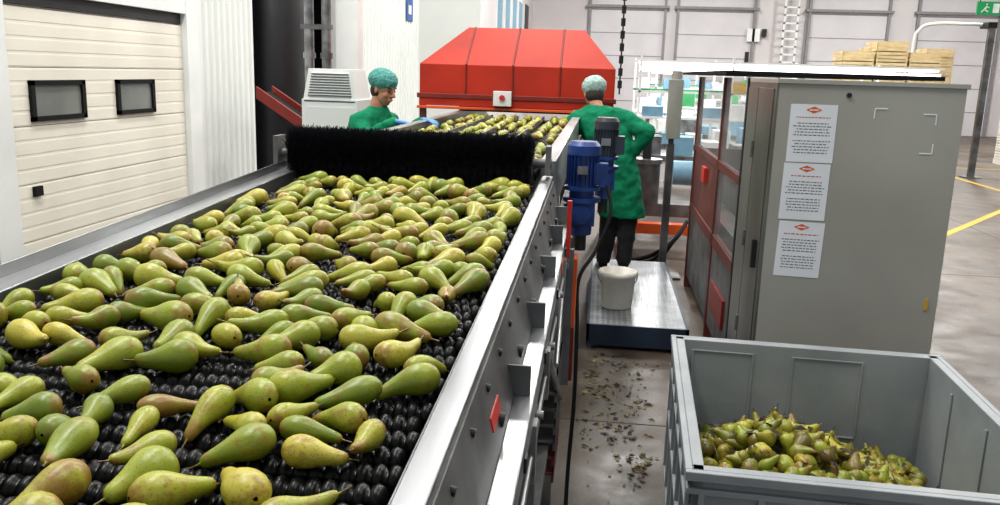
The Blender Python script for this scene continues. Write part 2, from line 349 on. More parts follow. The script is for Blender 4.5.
def pears(name,places,rot=0.0,fat=1.0,dull=0.0):
    Vs=[];Fs=[];As=[];o=0
    for (M,s) in places:
        V,Fq,T=VAR[rng.integers(len(VAR))]
        M3=np.array(M.to_3x3());V1=V*s*np.array([rng.uniform(.92,1.08),fat,fat]);V2=V1@M3.T+np.array(M.translation)
        a=np.zeros((len(V),4));a[:,0]=np.clip(rng.normal(.48,.27),0,1)
        endw=np.clip((.2-T)/.2,0,1)*.16+np.clip((T-.75)/.2,0,1)*.12+rng.normal(.0,.065)
        a[:,2]=np.clip(endw,0,1);a[:,3]=1;a[:,1]=dull*rng.random();a[T>1.0,1]=.9
        if rot and rng.random()<rot: a[:,1]=np.maximum(a[:,1],rng.uniform(.3,.85))
        Vs.append(V2);Fs.append(Fq+o);As.append(a);o+=len(V)
    return mesh_np(name,np.concatenate(Vs),np.concatenate(Fs),[PEAR],np.concatenate(As))
def lay(x,y,z,yaw,s,tilt=.14):
    return Matrix.Translation((x,y,z))@Matrix.Rotation(yaw,4,'Z')@Matrix.Rotation(tilt,4,'Y')@Matrix.Rotation(random.uniform(0,6.28),4,'X')
placed=[];pl=[]
def circles(x,y,yaw,s):
    c,d=math.cos(yaw),math.sin(yaw)
    return [(x,y,.026*s),(x+.034*s*c,y+.034*s*d,.019*s),(x+.066*s*c,y+.066*s*d,.012*s)]
def dens(x,y):
    v=mn.noise(Vector((x*4.6+2.1,y*4.1+5.2,.7)))
    d=.68+.9*v
    if x<-.98 and y>2.3: d-=.25
    if y>2.9: d+=.15
    return max(.3,min(1,d))
tries=0
while tries<90000 and len(pl)<312:
    tries+=1
    x=random.uniform(XL+.045,XR-.045);y=random.uniform(.72,3.43)
    if random.random()>dens(x,y)**2: continue
    yaw=random.choice([0,math.pi,math.pi])+random.gauss(.35,.85);s=random.uniform(.86,1.16)
    cs=circles(x,y,yaw,s)
    if any(a<XL+.02 or a>XR-.02 for a,_,_ in cs): continue
    ok=True
    for o in placed:
        if abs(o[0][0]-x)>.2 or abs(o[0][1]-y)>.2: continue
        for a in cs:
            for b in o:
                if (a[0]-b[0])**2+(a[1]-b[1])**2<((a[2]+b[2])*.91)**2: ok=False;break
            if not ok:break
        if not ok:break
    if not ok: continue
    placed.append(cs);pl.append((lay(x,y,zb(y)+.024*s,yaw,s),s))
po=pears('pears_on_conveyor',pl)
pl=[]
for lane in(-1.2,-1.08,-.93,-.82,-.68,-.57,-.42,-.33):
    y=4.1
    while y<8.2:
        if random.random()<.7: pl.append((lay(lane+random.uniform(-.02,.02),y,1.495,random.choice([1.57,-1.57])+random.gauss(0,.4),1.05),1.05))
        y+=.14
pears('pears_on_infeed',pl)
# ------------------------------------------------------------ reject bin
bin_=MB('plastic_pallet_bin')
W,D_,H=1.10,1.34,.78;t=.035
def bw(x0,x1,y0,y1,z0,z1,m=BING): bin_.box(x0,x1,y0,y1,z0,z1,m)
bw(0,W,0,t,.12,H);bw(0,W,D_-t,D_,.12,H);bw(0,t,0,D_,.12,H);bw(W-t,W,0,D_,.12,H);bw(0,W,0,D_,.12,.16)
for z0,z1,o in((H-.03,H,.022),(H-.075,H-.055,.016),(H-.15,H-.135,.016),(.42,.44,.016),(.14,.17,.016)):
    bw(-o,W+o,-o,.0,z0,z1);bw(-o,W+o,D_,D_+o,z0,z1);bw(-o,0,0,D_,z0,z1);bw(W,W+o,0,D_,z0,z1)
for i in range(7):
    x=.02+i*(W-.06)/6
    bw(x,x+.02,-.016,0,.16,H-.07);bw(x,x+.02,D_,D_+.016,.16,H-.07)
    y=.02+i*(D_-.06)/6
    bw(-.016,0,y,y+.02,.16,H-.07);bw(W,W+.016,y,y+.02,.16,H-.07)
for a,b in((.07,.34),(.50,.80)):
    yb=D_-t
    bw(a,b,yb-.006,yb,H-.05,H-.042);bw(a,b,yb-.006,yb,H-.40,H-.39);bw(a,a+.01,yb-.006,yb,H-.40,H-.045);bw(b-.01,b,yb-.006,yb,H-.40,H-.045)
for y in(.3,.65,1.0):
    bw(W-t-.008,W-t,y,y+.02,.2,H-.05);bw(t,t+.008,y,y+.02,.2,H-.05)
for x in(.0,W/2-.07,W-.14): bw(x,x+.14,.02,D_-.02,0,.12)
BA=math.radians(-2.6);bin_.build(loc=(.33,2.40,0),rz=BA,bevel=.006)
Mb=Matrix.Translation((.33,2.40,0))@Matrix.Rotation(BA,4,'Z')
pl=[]
def heap(x,y): return .33+.27*math.exp(-(((x-.40)/.36)**2+((y-.78)/.42)**2))
for i in range(700):
    x=random.uniform(.10,W-.10);y=random.uniform(.10,D_-.10);dz=random.choice([0,0,.03,.07])
    s=random.uniform(.74,1.0)
    z=heap(x,y)-dz
    if min(x,W-x,y,D_-y)<.14: M=Matrix.Translation((x,y,z))@Matrix.Rotation(random.choice([0,3.14]) if min(y,D_-y)<.14 and x>.14 and x<W-.14 else 1.57,4,'Z')
    else: M=Matrix.Translation((x,y,z))@Euler((random.uniform(0,6),random.gauss(0,.6),random.uniform(0,6.28))).to_matrix().to_4x4()
    pl.append((Mb@M,s))
pears('rejected_pears',pl,rot=.22,fat=1.22,dull=.35)
rl=MB('rejected_leaves');LMd=mat('leaf_dark',srgb(50,38,24),.85)
for i in range(90):
    x=random.uniform(.12,W-.12);y=random.uniform(.3,D_-.12);z=heap(x,y)+.03;a=random.uniform(0,6.28);s=random.uniform(.012,.03)
    c_,s_=math.cos(a)*s,math.sin(a)*s;q=[Mb@Vector(p) for p in((x-c_,y-s_,z),(x+s_*.45,y-c_*.45,z+.01),(x+c_,y+s_,z+random.uniform(-.01,.02)),(x-s_*.45,y+c_*.45,z+.004))]
    rl.add(q,[(0,1,2,3)],LMd)
rl.build()
# ------------------------------------------------------------ red hood
h=MB('red_machine_hood')
x0,x1,y0,y1=-1.75,.115,8.2,10.6;zb_,zm,zt=1.585,1.975,2.345
tx0,tx1,ty0,ty1=-1.36,-.20,8.7,10.2
P=[(x0,y0,zb_),(x1,y0,zb_),(x1,y1,zb_),(x0,y1,zb_),(x0,y0,zm),(x1,y0,zm),(x1,y1,zm),(x0,y1,zm),(tx0,ty0,zt),(tx1,ty0,zt),(tx1,ty1,zt),(tx0,ty1,zt)]
h.add(P,[(0,1,5,4),(1,2,6,5),(2,3,7,6),(3,0,4,7),(4,5,9,8),(5,6,10,9),(6,7,11,10),(7,4,8,11),(8,9,10,11)],RED)
for xa,xb in((-1.30,-1.29),(-.85,-.84),(-.40,-.40)):
    h.cyl((xa,y0-.004,zm),(xb,ty0-.004,zt),.010,REDD,n=6);h.cyl((xa,y0-.004,zb_+.1),(xa,y0-.004,zm),.010,REDD,n=6)
h.box(x0-.02,x1+.02,y0-.03,y0+.03,zb_+.07,zb_+.115,REDD);h.box(x0,x1,y0-.02,y0-.003,zb_+.0,zb_+.07,RED);h.box(x0-.02,x1+.02,y0-.04,y0+.02,zb_-.03,zb_-.005,ORANGE)
h.box(x0+.4,x1-.38,y0+.02,y0+.04,1.54,zb_,BLACKM)
for x in(x0,x1-.06):
    for y in(y0,y1-.06): h.box(x,x+.06,y,y+.06,0,zb_,BROWNR)
h.box(-1.02,-.85,y0-.10,y0-.03,1.60,1.74,WHITEC);h.cyl((-.935,y0-.10,1.68),(-.935,y0-.13,1.68),.026,REDTAG,n=12)
h.build(bevel=.004)
ck=MB('hanging_chain')
for i in range(110):
    z=1.75+i*.055
    if i%2: ck.box(.135,.175,7.98,7.99,z,z+.07,DARK)
    else: ck.box(.148,.162,7.965,8.005,z,z+.07,DARK)
ck.build()
# ------------------------------------------------------------ motors
FANC=mat('fan_cover',srgb(60,66,78),.5,.3)
def motor(name,x,y,z0,z1,r,body,inner):
    m=MB(name);Hh=z1-z0
    m.box(x-r*.85,x+r*.85,y-r*.85,y+r*.85,z0,z0+Hh*.28,BLUE);m.cyl((x,y,z0-.05),(x,y,z0),r*.7,BLUE);m.cyl((x,y,z0-.13),(x,y,z0-.05),r*.4,DARK)
    m.cyl((x-r*.85,y,z0+Hh*.14),(x-r*1.05,y,z0+Hh*.14),r*.5,BLUE);m.cyl((x,y-r*.85,z0+Hh*.14),(x,y-r*1.0,z0+Hh*.14),r*.6,BLUE)
    m.cyl((x,y,z0+Hh*.28),(x,y,z0+Hh*.33),r*1.15,BLUE,n=24);m.cyl((x,y,z0+Hh*.33),(x,y,z0+Hh*.42),r*.75,BLUE,n=24);m.cyl((x,y,z0+Hh*.42),(x,y,z0+Hh*.46),r*1.1,BLUE,n=24)
    m.cyl((x,y,z0+Hh*.46),(x,y,z0+Hh*.84),r*.86,body,n=24)
    for i in range(24):
        a=i*math.pi/12;c_,s_=math.cos(a),math.sin(a);v=[]
        for zz in(z0+Hh*.48,z0+Hh*.83):
            v+=[(x+c_*r*.8-s_*.002,y+s_*r*.8+c_*.002,zz),(x+c_*r*.8+s_*.002,y+s_*r*.8-c_*.002,zz),(x+c_*r+s_*.002,y+s_*r-c_*.002,zz),(x+c_*r-s_*.002,y+s_*r+c_*.002,zz)]
        m.hexa(v,body)
    m.cyl((x,y,z0+Hh*.84),(x,y,z1-.02),r*1.02,body if body is BLUE else FANC,n=24);m.cyl((x,y,z1-.02),(x,y,z1),r*1.02,DARK if body is not BLUE else BLUE,r2=r*.8,n=24)
    m.box(x+r*.7,x+r*1.5,y-r*.6,y+r*.5,z0+Hh*.5,z0+Hh*.75,BLUE if body is BLUE else FANC);m.box(x-.025,x+.025,y-r*1.03,y-r*1.0,z0+Hh*.62,z0+Hh*.72,STEEL)
    m.box(inner,x,y-.03,y+.03,z0+.02,z0+.08,STEELD)
    return m.build(bevel=.003)
motor('gear_motor',-.072,4.15,1.20,1.605,.080,BLUE,-.158);motor('gear_motor',.035,4.6,1.32,1.70,.066,FANC,-.158)
def bez(p,n=24):
    p=[Vector(q) for q in p];out=[]
    for i in range(len(p)-1):
        a=p[max(i-1,0)];b=p[i];c_=p[i+1];d_=p[min(i+2,len(p)-1)]
        for k in range(n):
            t=k/n;out.append(.5*((2*b)+(c_-a)*t+(2*a-5*b+4*c_-d_)*t*t+(-a+3*b-3*c_+d_)*t**3))
    out.append(p[-1]);return out
cb=MB('motor_cable')
cb.tube(bez([(.05,4.1,1.40),(.07,4.0,1.28),(.01,3.9,1.12),(-.06,3.8,1.0),(-.055,3.7,.8),(-.05,3.6,.5),(-.06,3.5,.2),(-.06,3.4,.01)],10),.009,BLACKM,8)
cb.build()
# ------------------------------------------------------------ platform & bucket
PZ=.18
pf=MB('tread_plate_platform')
pf.box(.0,.68,5.88,8.1,PZ-.02,PZ,TREAD);pf.box(-.02,.70,5.86,5.88,.03,PZ+.002,DBLUE);pf.box(-.02,.0,5.86,8.1,.06,PZ+.002,DBLUE);pf.box(.68,.70,5.86,8.1,.06,PZ+.002,DBLUE)
for x in(.02,.62):
    for y in(5.9,8.0): pf.box(x,x+.04,y,y+.04,0,PZ-.02,DBLUE)
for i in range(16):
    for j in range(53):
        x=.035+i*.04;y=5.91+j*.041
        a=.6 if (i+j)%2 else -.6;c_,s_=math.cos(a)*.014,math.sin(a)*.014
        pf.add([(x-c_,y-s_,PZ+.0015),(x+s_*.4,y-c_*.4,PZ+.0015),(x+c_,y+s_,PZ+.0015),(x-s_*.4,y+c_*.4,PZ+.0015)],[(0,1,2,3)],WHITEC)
pf.build()
bk=MB('white_bucket');BX,BY=.195,6.38
bk.rev((BX,BY,PZ+.002),[(.001,.002),(.112,.002),(.116,.01),(.134,.235),(.139,.237),(.139,.245),(.144,.247),(.15,.25),(.15,.278),(.143,.28),(.141,.287),(.134,.287),(.112,.02),(.001,.015)],WPL,32)
bk.tube([(BX+.152*math.cos(a),BY+.03-.12*abs(math.sin(a)),PZ+.26-.11*math.sin(a)) for a in np.linspace(0,math.pi,14)],.004,STEELD,6)
bk.build()
lf=MB('leaf_debris');LM=[mat('leaf_a',srgb(86,92,48),.8),mat('leaf_b',srgb(62,48,32),.8),mat('leaf_c',srgb(146,134,88),.8),mat('leaf_d',srgb(110,84,48),.8)]
cl=[(random.uniform(-.03,.34),random.uniform(3.3,5.75),random.uniform(.04,.14)) for _ in range(26)]
for i in range(360):
    a_,b_,r_=random.choice(cl);x=a_+random.gauss(0,r_*.6);y=b_+random.gauss(0,r_*2)
    if x<-.05 or y>5.82 or (x>.3 and y<3.9): continue
    s=random.uniform(.005,.028);a=random.uniform(0,6.28);c_,s_=math.cos(a)*s,math.sin(a)*s
    lf.add([(x-c_,y-s_,.004),(x+s_*.5,y-c_*.5,.006+s*.3),(x+c_,y+s_,.005),(x-s_*.5,y+c_*.5,.004)],[(0,1,2,3)],random.choice(LM))
lf.build()
# ------------------------------------------------------------ control cabinet
cbm=MB('control_cabinet')
X0,X1,YA,YB,ZT=.855,1.745,4.4,5.2,1.93
cbm.box(X0+.012,X1,YA,YB,.08,ZT-.015,CAB);cbm.box(X0,X1+.01,YA-.012,YB,ZT-.022,ZT,CAB);cbm.box(X0+.012,X1,YA+.03,YB,0,.08,DARK)
cbm.box(X0,X0+.012,YA+.0,YB,.08,ZT-.022,CABS)
cbm.box(X0-.006,X0,YA+.05,YA+.45,.1,ZT-.05,CABS);cbm.box(X0-.006,X0,YA+.47,YB-.02,.1,ZT-.05,CABS)
for z in(.5,1.0,1.5): cbm.cyl((X0-.01,YA+.46,z),(X0-.01,YA+.46,z+.09),.012,STEELD,n=8)
cbm.box(X0-.03,X0-.006,YA+.1,YA+.13,.95,1.1,DARK)
def L_(x,z,dx,dz): 
    cbm.box(min(x,x+dx),max(x,x+dx),YA-.003,YA-.0005,z-.003,z+.003,WHITEC);cbm.box(x-.003,x+.003,YA-.003,YA-.0005,min(z,z+dz),max(z,z+dz),WHITEC)
L_(1.33,1.80,.06,-.05);L_(1.62,1.78,-.06,-.05);L_(1.62,1.59,-.06,.05);cbm.cyl((1.2,YA,1.86),(1.2,YA-.01,1.86),.012,DARK,n=10);cbm.box(1.68,1.7,YA-.006,YA,.8,.86,YEL)
cbm.build(bevel=.003)
def paper(x,zt,wd=.225,ht=.285,tilt=0):
    p=MB('paper_notice');y=-.0015
    p.box(0,wd,y,0,-ht,0,PAPER)
    cx=wd/2;p.add([(cx-.04,y-.0006,-.027),(cx,y-.0006,-.01),(cx+.04,y-.0006,-.027),(cx,y-.0006,-.044)],[(0,1,2,3)],ORANGE)
    p.add([(cx-.022,y-.0009,-.030),(cx+.022,y-.0009,-.030),(cx+.022,y-.0009,-.024),(cx-.022,y-.0009,-.024)],[(0,1,2,3)],PAPER)
    r=random.Random(int(zt*100))
    for k in range(13):
        z=-.066-k*.0145
        if k in(1,7): continue
        mgn=r.uniform(.018,.04);x_=mgn
        while x_<wd-mgn:
            l=r.uniform(.006,.02);l=min(l,wd-mgn-x_+.002);p.add([(x_,y-.0006,z),(x_+l,y-.0006,z),(x_+l,y-.0006,z+.0048),(x_,y-.0006,z+.0048)],[(0,1,2,3)],INKR if k==0 else INK);x_+=l+.005
    o=p.build(loc=(x,YA-.001,zt));o.rotation_euler=(0,tilt,0)
paper(.93,1.81);paper(.925,1.52,tilt=.01);paper(.93,1.225,tilt=.02)
# ------------------------------------------------------------ machine enclosure behind the cabinet
me_=MB('sorting_machine_enclosure')
for y in(5.28,6.3,7.9):
    for x in(.86,1.75): me_.box(x,x+.05,y,y+.05,0,1.93,DARK if y<6 else BROWNR)
me_.box(.72,1.95,5.24,8.05,1.945,1.97,BLACKM);me_.box(.86,.9,5.3,7.95,1.28,1.34,BROWNR);me_.box(.86,.9,5.3,7.95,.72,.80,BROWNR)
me_.box(.87,.885,5.33,7.9,.12,.72,STEELD);me_.box(.87,.885,6.35,7.9,.8,1.28,BROWNR);me_.box(.87,.885,5.33,6.3,.8,1.28,CLEAR);me_.box(.87,.88,5.33,6.3,1.34,1.93,CLEAR);me_.box(.87,.88,6.35,7.9,1.34,1.93,CLEAR)
me_.box(.95,1.7,5.3,7.9,.5,.85,DARK);me_.box(.86,1.75,7.92,7.95,0,1.3,BROWNR)
me_.box(.84,.87,6.9,7.1,1.1,1.22,REDTAG);me_.box(.85,.87,5.5,6.1,.3,.5,REDD)
me_.box(1.1,1.6,5.6,7.6,.85,1.1,STEELD)
me_.build(bevel=.003)
gp=MB('control_box_post')
gp.box(.64,.71,8.25,8.32,0,1.3,STEELD);gp.box(.62,.75,8.2,8.33,1.35,1.9,CAB);gp.cyl((.69,8.27,1.9),(.69,8.27,1.98),.05,CAB);gp.box(.5,.85,8.15,8.42,0,.02,STEELD);gp.box(.65,.70,8.25,8.3,1.3,1.35,STEELD)
gp.build(bevel=.004)
hs=MB('black_hose')
for k in range(3): hs.tube(bez([(.35,8.45+.1*k,.05),(.6,8.5+.1*k,.06+.03*k),(.8,8.6,.3),(.95,8.9,.45)],10),.022,BLACKM,8)
hs.build()
ot=MB('orange_frame_base');ot.box(.25,1.7,9.2,9.35,.25,.36,ORANGE);ot.box(.25,1.7,10.4,10.5,.25,.36,ORANGE);ot.box(.25,.4,9.2,10.5,.25,.36,ORANGE)
for x in(.25,1.6): ot.box(x,x+.1,9.2,9.3,0,.25,ORANGE)
ot.build()
wt=MB('water_pump');wt.cyl((.55,9.9,.5),(.55,9.9,.95),.16,STEELD,n=24);wt.cyl((.55,9.9,.95),(.55,9.9,1.0),.18,STEEL,n=24);wt.cyl((.85,9.9,.85),(1.15,9.9,.85),.14,LBLUE,n=24);wt.box(.4,1.2,9.75,10.1,.36,.5,STEELD);wt.cyl((.55,9.9,1.0),(.55,9.9,1.25),.05,DARK);wt.build()
# packing lines in the background
for k,(xa,xb,y) in enumerate(((.5,2.6,11.2),(.5,5.0,13.2),(1.0,5.2,15.8),(1.2,7.0,22.5))):
    pk=MB('packing_line')
    pk.box(xa,xb,y,y+1.0,.85,.92,STEEL)
    xx=xa
    while xx<xb: 
        pk.box(xx,xx+.05,y,y+.05,0,.85,STEELD);pk.box(xx,xx+.05,y+.95,y+1,0,.85,STEEL);pk.box(xx,xx+.03,y+.95,y+.98,.9,2.2,WHITEC);xx+=1.25
    pk.box(xa,xb,y+.85,y+1.2,1.35,1.38,WHITEC);pk.box(xa,xb,y+.02,y+.06,.6,.85,WHITEC);pk.box(xa,xb,y+.95,y+.98,1.7,1.73,LGREEN if k%2 else WHITEC)
    if k: 
        pk.box(xa,xb,y+.3,y+.9,2.14,2.17,WHITEC);pk.box(xa+.05,xb-.05,y+.4,y+.75,2.11,2.14,LED)
        pk.box(xa+.05,xb-.05,y+.30,y+.34,2.0,2.08,LED)
    xx=xa+.05
    while xx<xb-.4:
        c_=random.choice([LGREEN,WHITEC,LBLUE,WHITEC,STEEL]);hh=random.uniform(.12,.3);pk.box(xx,xx+random.uniform(.2,.36),y+.2,y+.7,.92,.92+hh,c_)
        if random.random()<.7: pk.box(xx+.02,xx+.3,y+.88,y+1.15,1.38,1.38+random.uniform(.1,.25),random.choice([LGREEN,LGREEN,WHITEC,LBLUE]))
        if random.random()<.5: pk.box(xx+.02,xx+.2,y+.93,y+1.03,1.73,1.73+random.uniform(.08,.2),random.choice([LGREEN,WHITEC,LBLUE,YEL]))
        xx+=.4
    pk.build()
# ------------------------------------------------------------ crates
def crate_stack(name,x,y,nx,ny,nz,z0=0,m=WOOD,cw=.6,cd=.4,chh=.2):
    c=MB(name)
    for k in range(3): c.box(x+k*(nx*cw-.1)/2,x+k*(nx*cw-.1)/2+.1,y,y+ny*cd,z0,z0+.1,m)
    c.box(x,x+nx*cw,y,y+ny*cd,z0+.1,z0+.13,m);z0+=.13
    for i in range(nx):
        for j in range(ny):
            for k in range(nz):
                a=x+i*cw+.01;b=a+cw-.02;p=y+j*cd+.01;q=p+cd-.02;zz=z0+k*chh
                for s0 in(.0,.068,.136):
                    hh=.056
                    c.box(a,b,p,p+.012,zz+s0,zz+s0+hh,m);c.box(a,a+.012,p,q,zz+s0,zz+s0+hh,m);c.box(b-.012,b,p,q,zz+s0,zz+s0+hh,m)
                c.box(a,b,p,q,zz,zz+.01,m)
                for u,v in((a,p),(b-.03,p)): c.box(u,u+.03,v-.004,v+.03,zz,zz+chh-.005,m)
    return c.build()
for x_,nz in((4.6,12),(5.22,13),(5.84,12)): crate_stack('wooden_crate_stack',x_,17.6,1,2,nz)
for x_,nz in((5.9,13),(6.55,12),(7.2,13)): crate_stack('wooden_crate_stack',x_,20.6,1,2,nz)
WCR=mat('pale_crate',srgb(240,238,228),.7,0,srgb(228,222,208),5)
crate_stack('pale_crate_stack',10.1,22.5,2,2,15,m=WCR);crate_stack('pale_crate_stack',11.4,22.5,2,2,15,m=WCR)
crate_stack('pale_crate_stack',12.2,27,3,2,13,m=WCR)
pt=MB('portal_frame')
pt.tube(bez([(6.55,19.6,0),(6.55,19.6,2.6),(6.62,19.6,3.05),(6.95,19.6,3.2),(7.95,19.6,3.2)],8),.035,WHITEC);pt.box(7.92,8.04,19.3,19.4,0,3.12,STEELD);pt.box(7.8,8.15,19.2,19.5,0,.02,STEELD)
pt.box(7.88,8.06,19.3,19.7,3.12,3.24,DARK);pt.build()
ex=MB('exit_sign')
ex.box(0,.5,0,.06,0,.26,EXITG)
def q4(p): ex.add([(a,-.003,b) for a,b in p],[tuple(range(len(p)))],PICT)
q4([(.30,.04),(.42,.04),(.42,.22),(.30,.22)]);q4([(.16,.19),(.19,.19),(.19,.22),(.16,.22)]);q4([(.12,.11),(.17,.18),(.20,.17),(.16,.10)]);q4([(.16,.10),(.22,.07),(.21,.05),(.13,.09)]);q4([(.12,.11),(.14,.10),(.09,.04),(.07,.05)]);q4([(.18,.17),(.24,.14),(.23,.13),(.17,.15)])
exh=ex.build(loc=(7.5,19.0,3.36))
exr=MB('hanger');exr.cyl((.05,.03,.26),(.05,.03,4.6),.01,DARK,n=6);exr.cyl((.45,.03,.26),(.45,.03,4.6),.01,DARK,n=6);exr.build(parent=exh)
# ------------------------------------------------------------ left background objects
tk=MB('black_tank');tk.rev((-4.75,12.2,0),[(.01,0),(.5,0),(.52,.1),(.52,3.6),(.45,3.8),(.01,3.9)],mat('tank_black',srgb(26,27,30),.35),28);tk.build()
pp=MB('steel_pipes')
for x in(-3.12,-2.93): pp.cyl((x,9,0),(x,9,8),.05,STEEL);pp.cyl((x,9,2.0),(x,9,2.06),.065,STEEL)
pp.box(-2.86,-2.62,9.1,9.3,0,8,WHITEC);pp.box(-3.2,-2.86,8.95,9.0,2.3,2.35,STEELD);pp.build()
rc=MB('red_elevator_conveyor')
for k in(0,.5):
    rc.hexa([(-4.1,9.9+k,1.52),(-3.0,9.9+k,.82),(-3.0,9.95+k,.82),(-4.1,9.95+k,1.52),(-4.1,9.9+k,1.66),(-3.0,9.9+k,.96),(-3.0,9.95+k,.96),(-4.1,9.95+k,1.66)],REDD)
rc.hexa([(-4.1,9.95,1.55),(-3.0,9.95,.85),(-3.0,10.4,.85),(-4.1,10.4,1.55),(-4.1,9.95,1.59),(-3.0,9.95,.89),(-3.0,10.4,.89),(-4.1,10.4,1.59)],BLACKM)
for x in(-3.9,-3.1): rc.box(x,x+.07,9.95,10.02,0,.9,REDD)
rc.build()
ac=MB('evaporative_cooler')
ax0,ax1,ay0,ay1=-2.40,-1.94,6.72,7.17
ac.box(ax0,ax1,ay0,ay1,.1,1.66,WHITEC);
ac.hexa([(ax0+.01,ay0+.01,1.66),(ax1-.01,ay0+.01,1.66),(ax1-.01,ay1-.01,1.66),(ax0+.01,ay1-.01,1.66),(ax0+.05,ay0+.03,1.90),(ax1-.05,ay0+.03,1.90),(ax1-.05,ay1-.05,1.90),(ax0+.05,ay1-.05,1.90)],WHITEC)
for i in range(9):
    k=i/9*.03;ac.box(ax0+.05+k,ax1-.05-k,ay0+.0+k*.5,ay0+.02+k*.5,1.685+i*.021,1.694+i*.021,mat('grille_grey',srgb(120,122,122),.5));ac.box(ax0+.05+k,ax1-.05-k,ay0-.006+k*.5,ay0+.02+k*.5,1.694+i*.021,1.70+i*.021,WHITEC)
ac.box(ax0+.03,ax1-.03,ay0-.004,ay0,1.2,1.6,WHITE);ac.box(ax0+.02,ax1-.02,ay0-.003,ay0,1.64,1.65,DARK)
for x in(ax0+.05,ax1-.1):
    for y in(ay0+.05,ay1-.1): ac.cyl((x+.02,y,.0),(x+.02,y,.1),.03,DARK)
ac.build(bevel=.01)
sg=MB('wall_sign');sg.box(XW+.06,XW+.08,19.6,20.2,3.0,3.5,mat('sign_blue',srgb(40,90,170)));sg.box(XW+.08,XW+.082,19.75,20.05,3.15,3.35,WHITEC);sg.build()
# ------------------------------------------------------------ people
def hull(bm,pts):
    vs=[bm.verts.new(p) for p in pts];r=bmesh.ops.convex_hull(bm,input=vs)
    bad=[g for g in r['geom_interior'] if isinstance(g,bmesh.types.BMVert)]
    if bad: bmesh.ops.delete(bm,geom=bad,context='VERTS')
def sph(c,r,n=8,k=6):
    out=[]
    rx,ry,rz=(r,r,r) if not hasattr(r,'__len__') else r
    for j in range(k+1):
        ph=math.pi*j/k
        if j in(0,k): out.append(Vector(c)+Vector((0,0,rz*math.cos(ph))));continue
        for i in range(n):
            t=2*math.pi*i/n;out.append(Vector(c)+Vector((rx*math.sin(ph)*math.cos(t),ry*math.sin(ph)*math.sin(t),rz*math.cos(ph))))
    return out
def cap(bm,a,ra,b,rb): hull(bm,sph(a,ra,10,8)+sph(b,rb,10,8))
def chain(bm,pts):
    for (a,ra),(b,rb) in zip(pts[:-1],pts[1:]): cap(bm,a,ra,b,rb)
def loft(bm,secs):
    def ring(s):
        x,y,z,rx,ry,yaw=s;c,d=math.cos(yaw),math.sin(yaw);o=[]
        for i in range(20):
            t=2*math.pi*i/20;u,v=rx*math.cos(t),ry*math.sin(t);o.append(Vector((x+u*c-v*d,y+u*d+v*c,z)))
        return o
    for a,b in zip(secs[:-1],secs[1:]): hull(bm,ring(a)+ring(b))
def fin(bm,name,m,parent,vox,mtx=None,disp=0,dsz=.08,smooth=6):
    if mtx is not None: bmesh.ops.transform(bm,matrix=mtx,verts=bm.verts)
    me=bpy.data.meshes.new(name);bm.to_mesh(me);bm.free();me.materials.append(m)
    o=bpy.data.objects.new(name,me);COL.objects.link(o);o.parent=parent
    r=o.modifiers.new('rm','REMESH');r.mode='VOXEL';r.voxel_size=vox;r.use_smooth_shade=True
    s=o.modifiers.new('sm','SMOOTH');s.iterations=smooth;s.factor=.5
    if disp:
        t=bpy.data.textures.new(name+'_folds','CLOUDS');t.noise_scale=dsz
        d=o.modifiers.new('dp','DISPLACE');d.texture=t;d.strength=disp;d.mid_level=.5
    return o
def hand(parent,name,wrist,direction,up,m=GLOVE,curl=.6,side=1):
    D=Vector(direction).normalized();U=Vector(up);U=(U-D*U.dot(D)).normalized();Sd=D.cross(U)*side
    W_=Vector(wrist);bm=bmesh.new()
    hull(bm,[p for k in(-.03,-.01,.01,.03) for p in sph(W_+D*.085+Sd*k,.012,8,6)]+sph(W_+D*.0+Sd*.012,.018)+sph(W_-Sd*.012,.018))
    for k,l in((-.031,.062),(-.011,.075),(.010,.070),(.031,.055)):
        p=W_+D*.085+Sd*k;d=D;pts=[(p,.0105)]
        for j in range(3):
            a=curl*(j+.6)*.8;d=(D*math.cos(a)-U*math.sin(a));p=p+d*(l*(.42,.32,.26)[j]);pts.append((p,.0095-.0012*j))
        chain(bm,pts)
    p=W_+D*.025-Sd*.026
    chain(bm,[(p,.013),(p+(D*.6-Sd*.8).normalized()*.038-U*.008,.0115),(p+(D*.6-Sd*.8).normalized()*.038+(D*.95-Sd*.2).normalized()*.028-U*.016,.0095)])
    return fin(bm,name,m,parent,.0042,smooth=3)
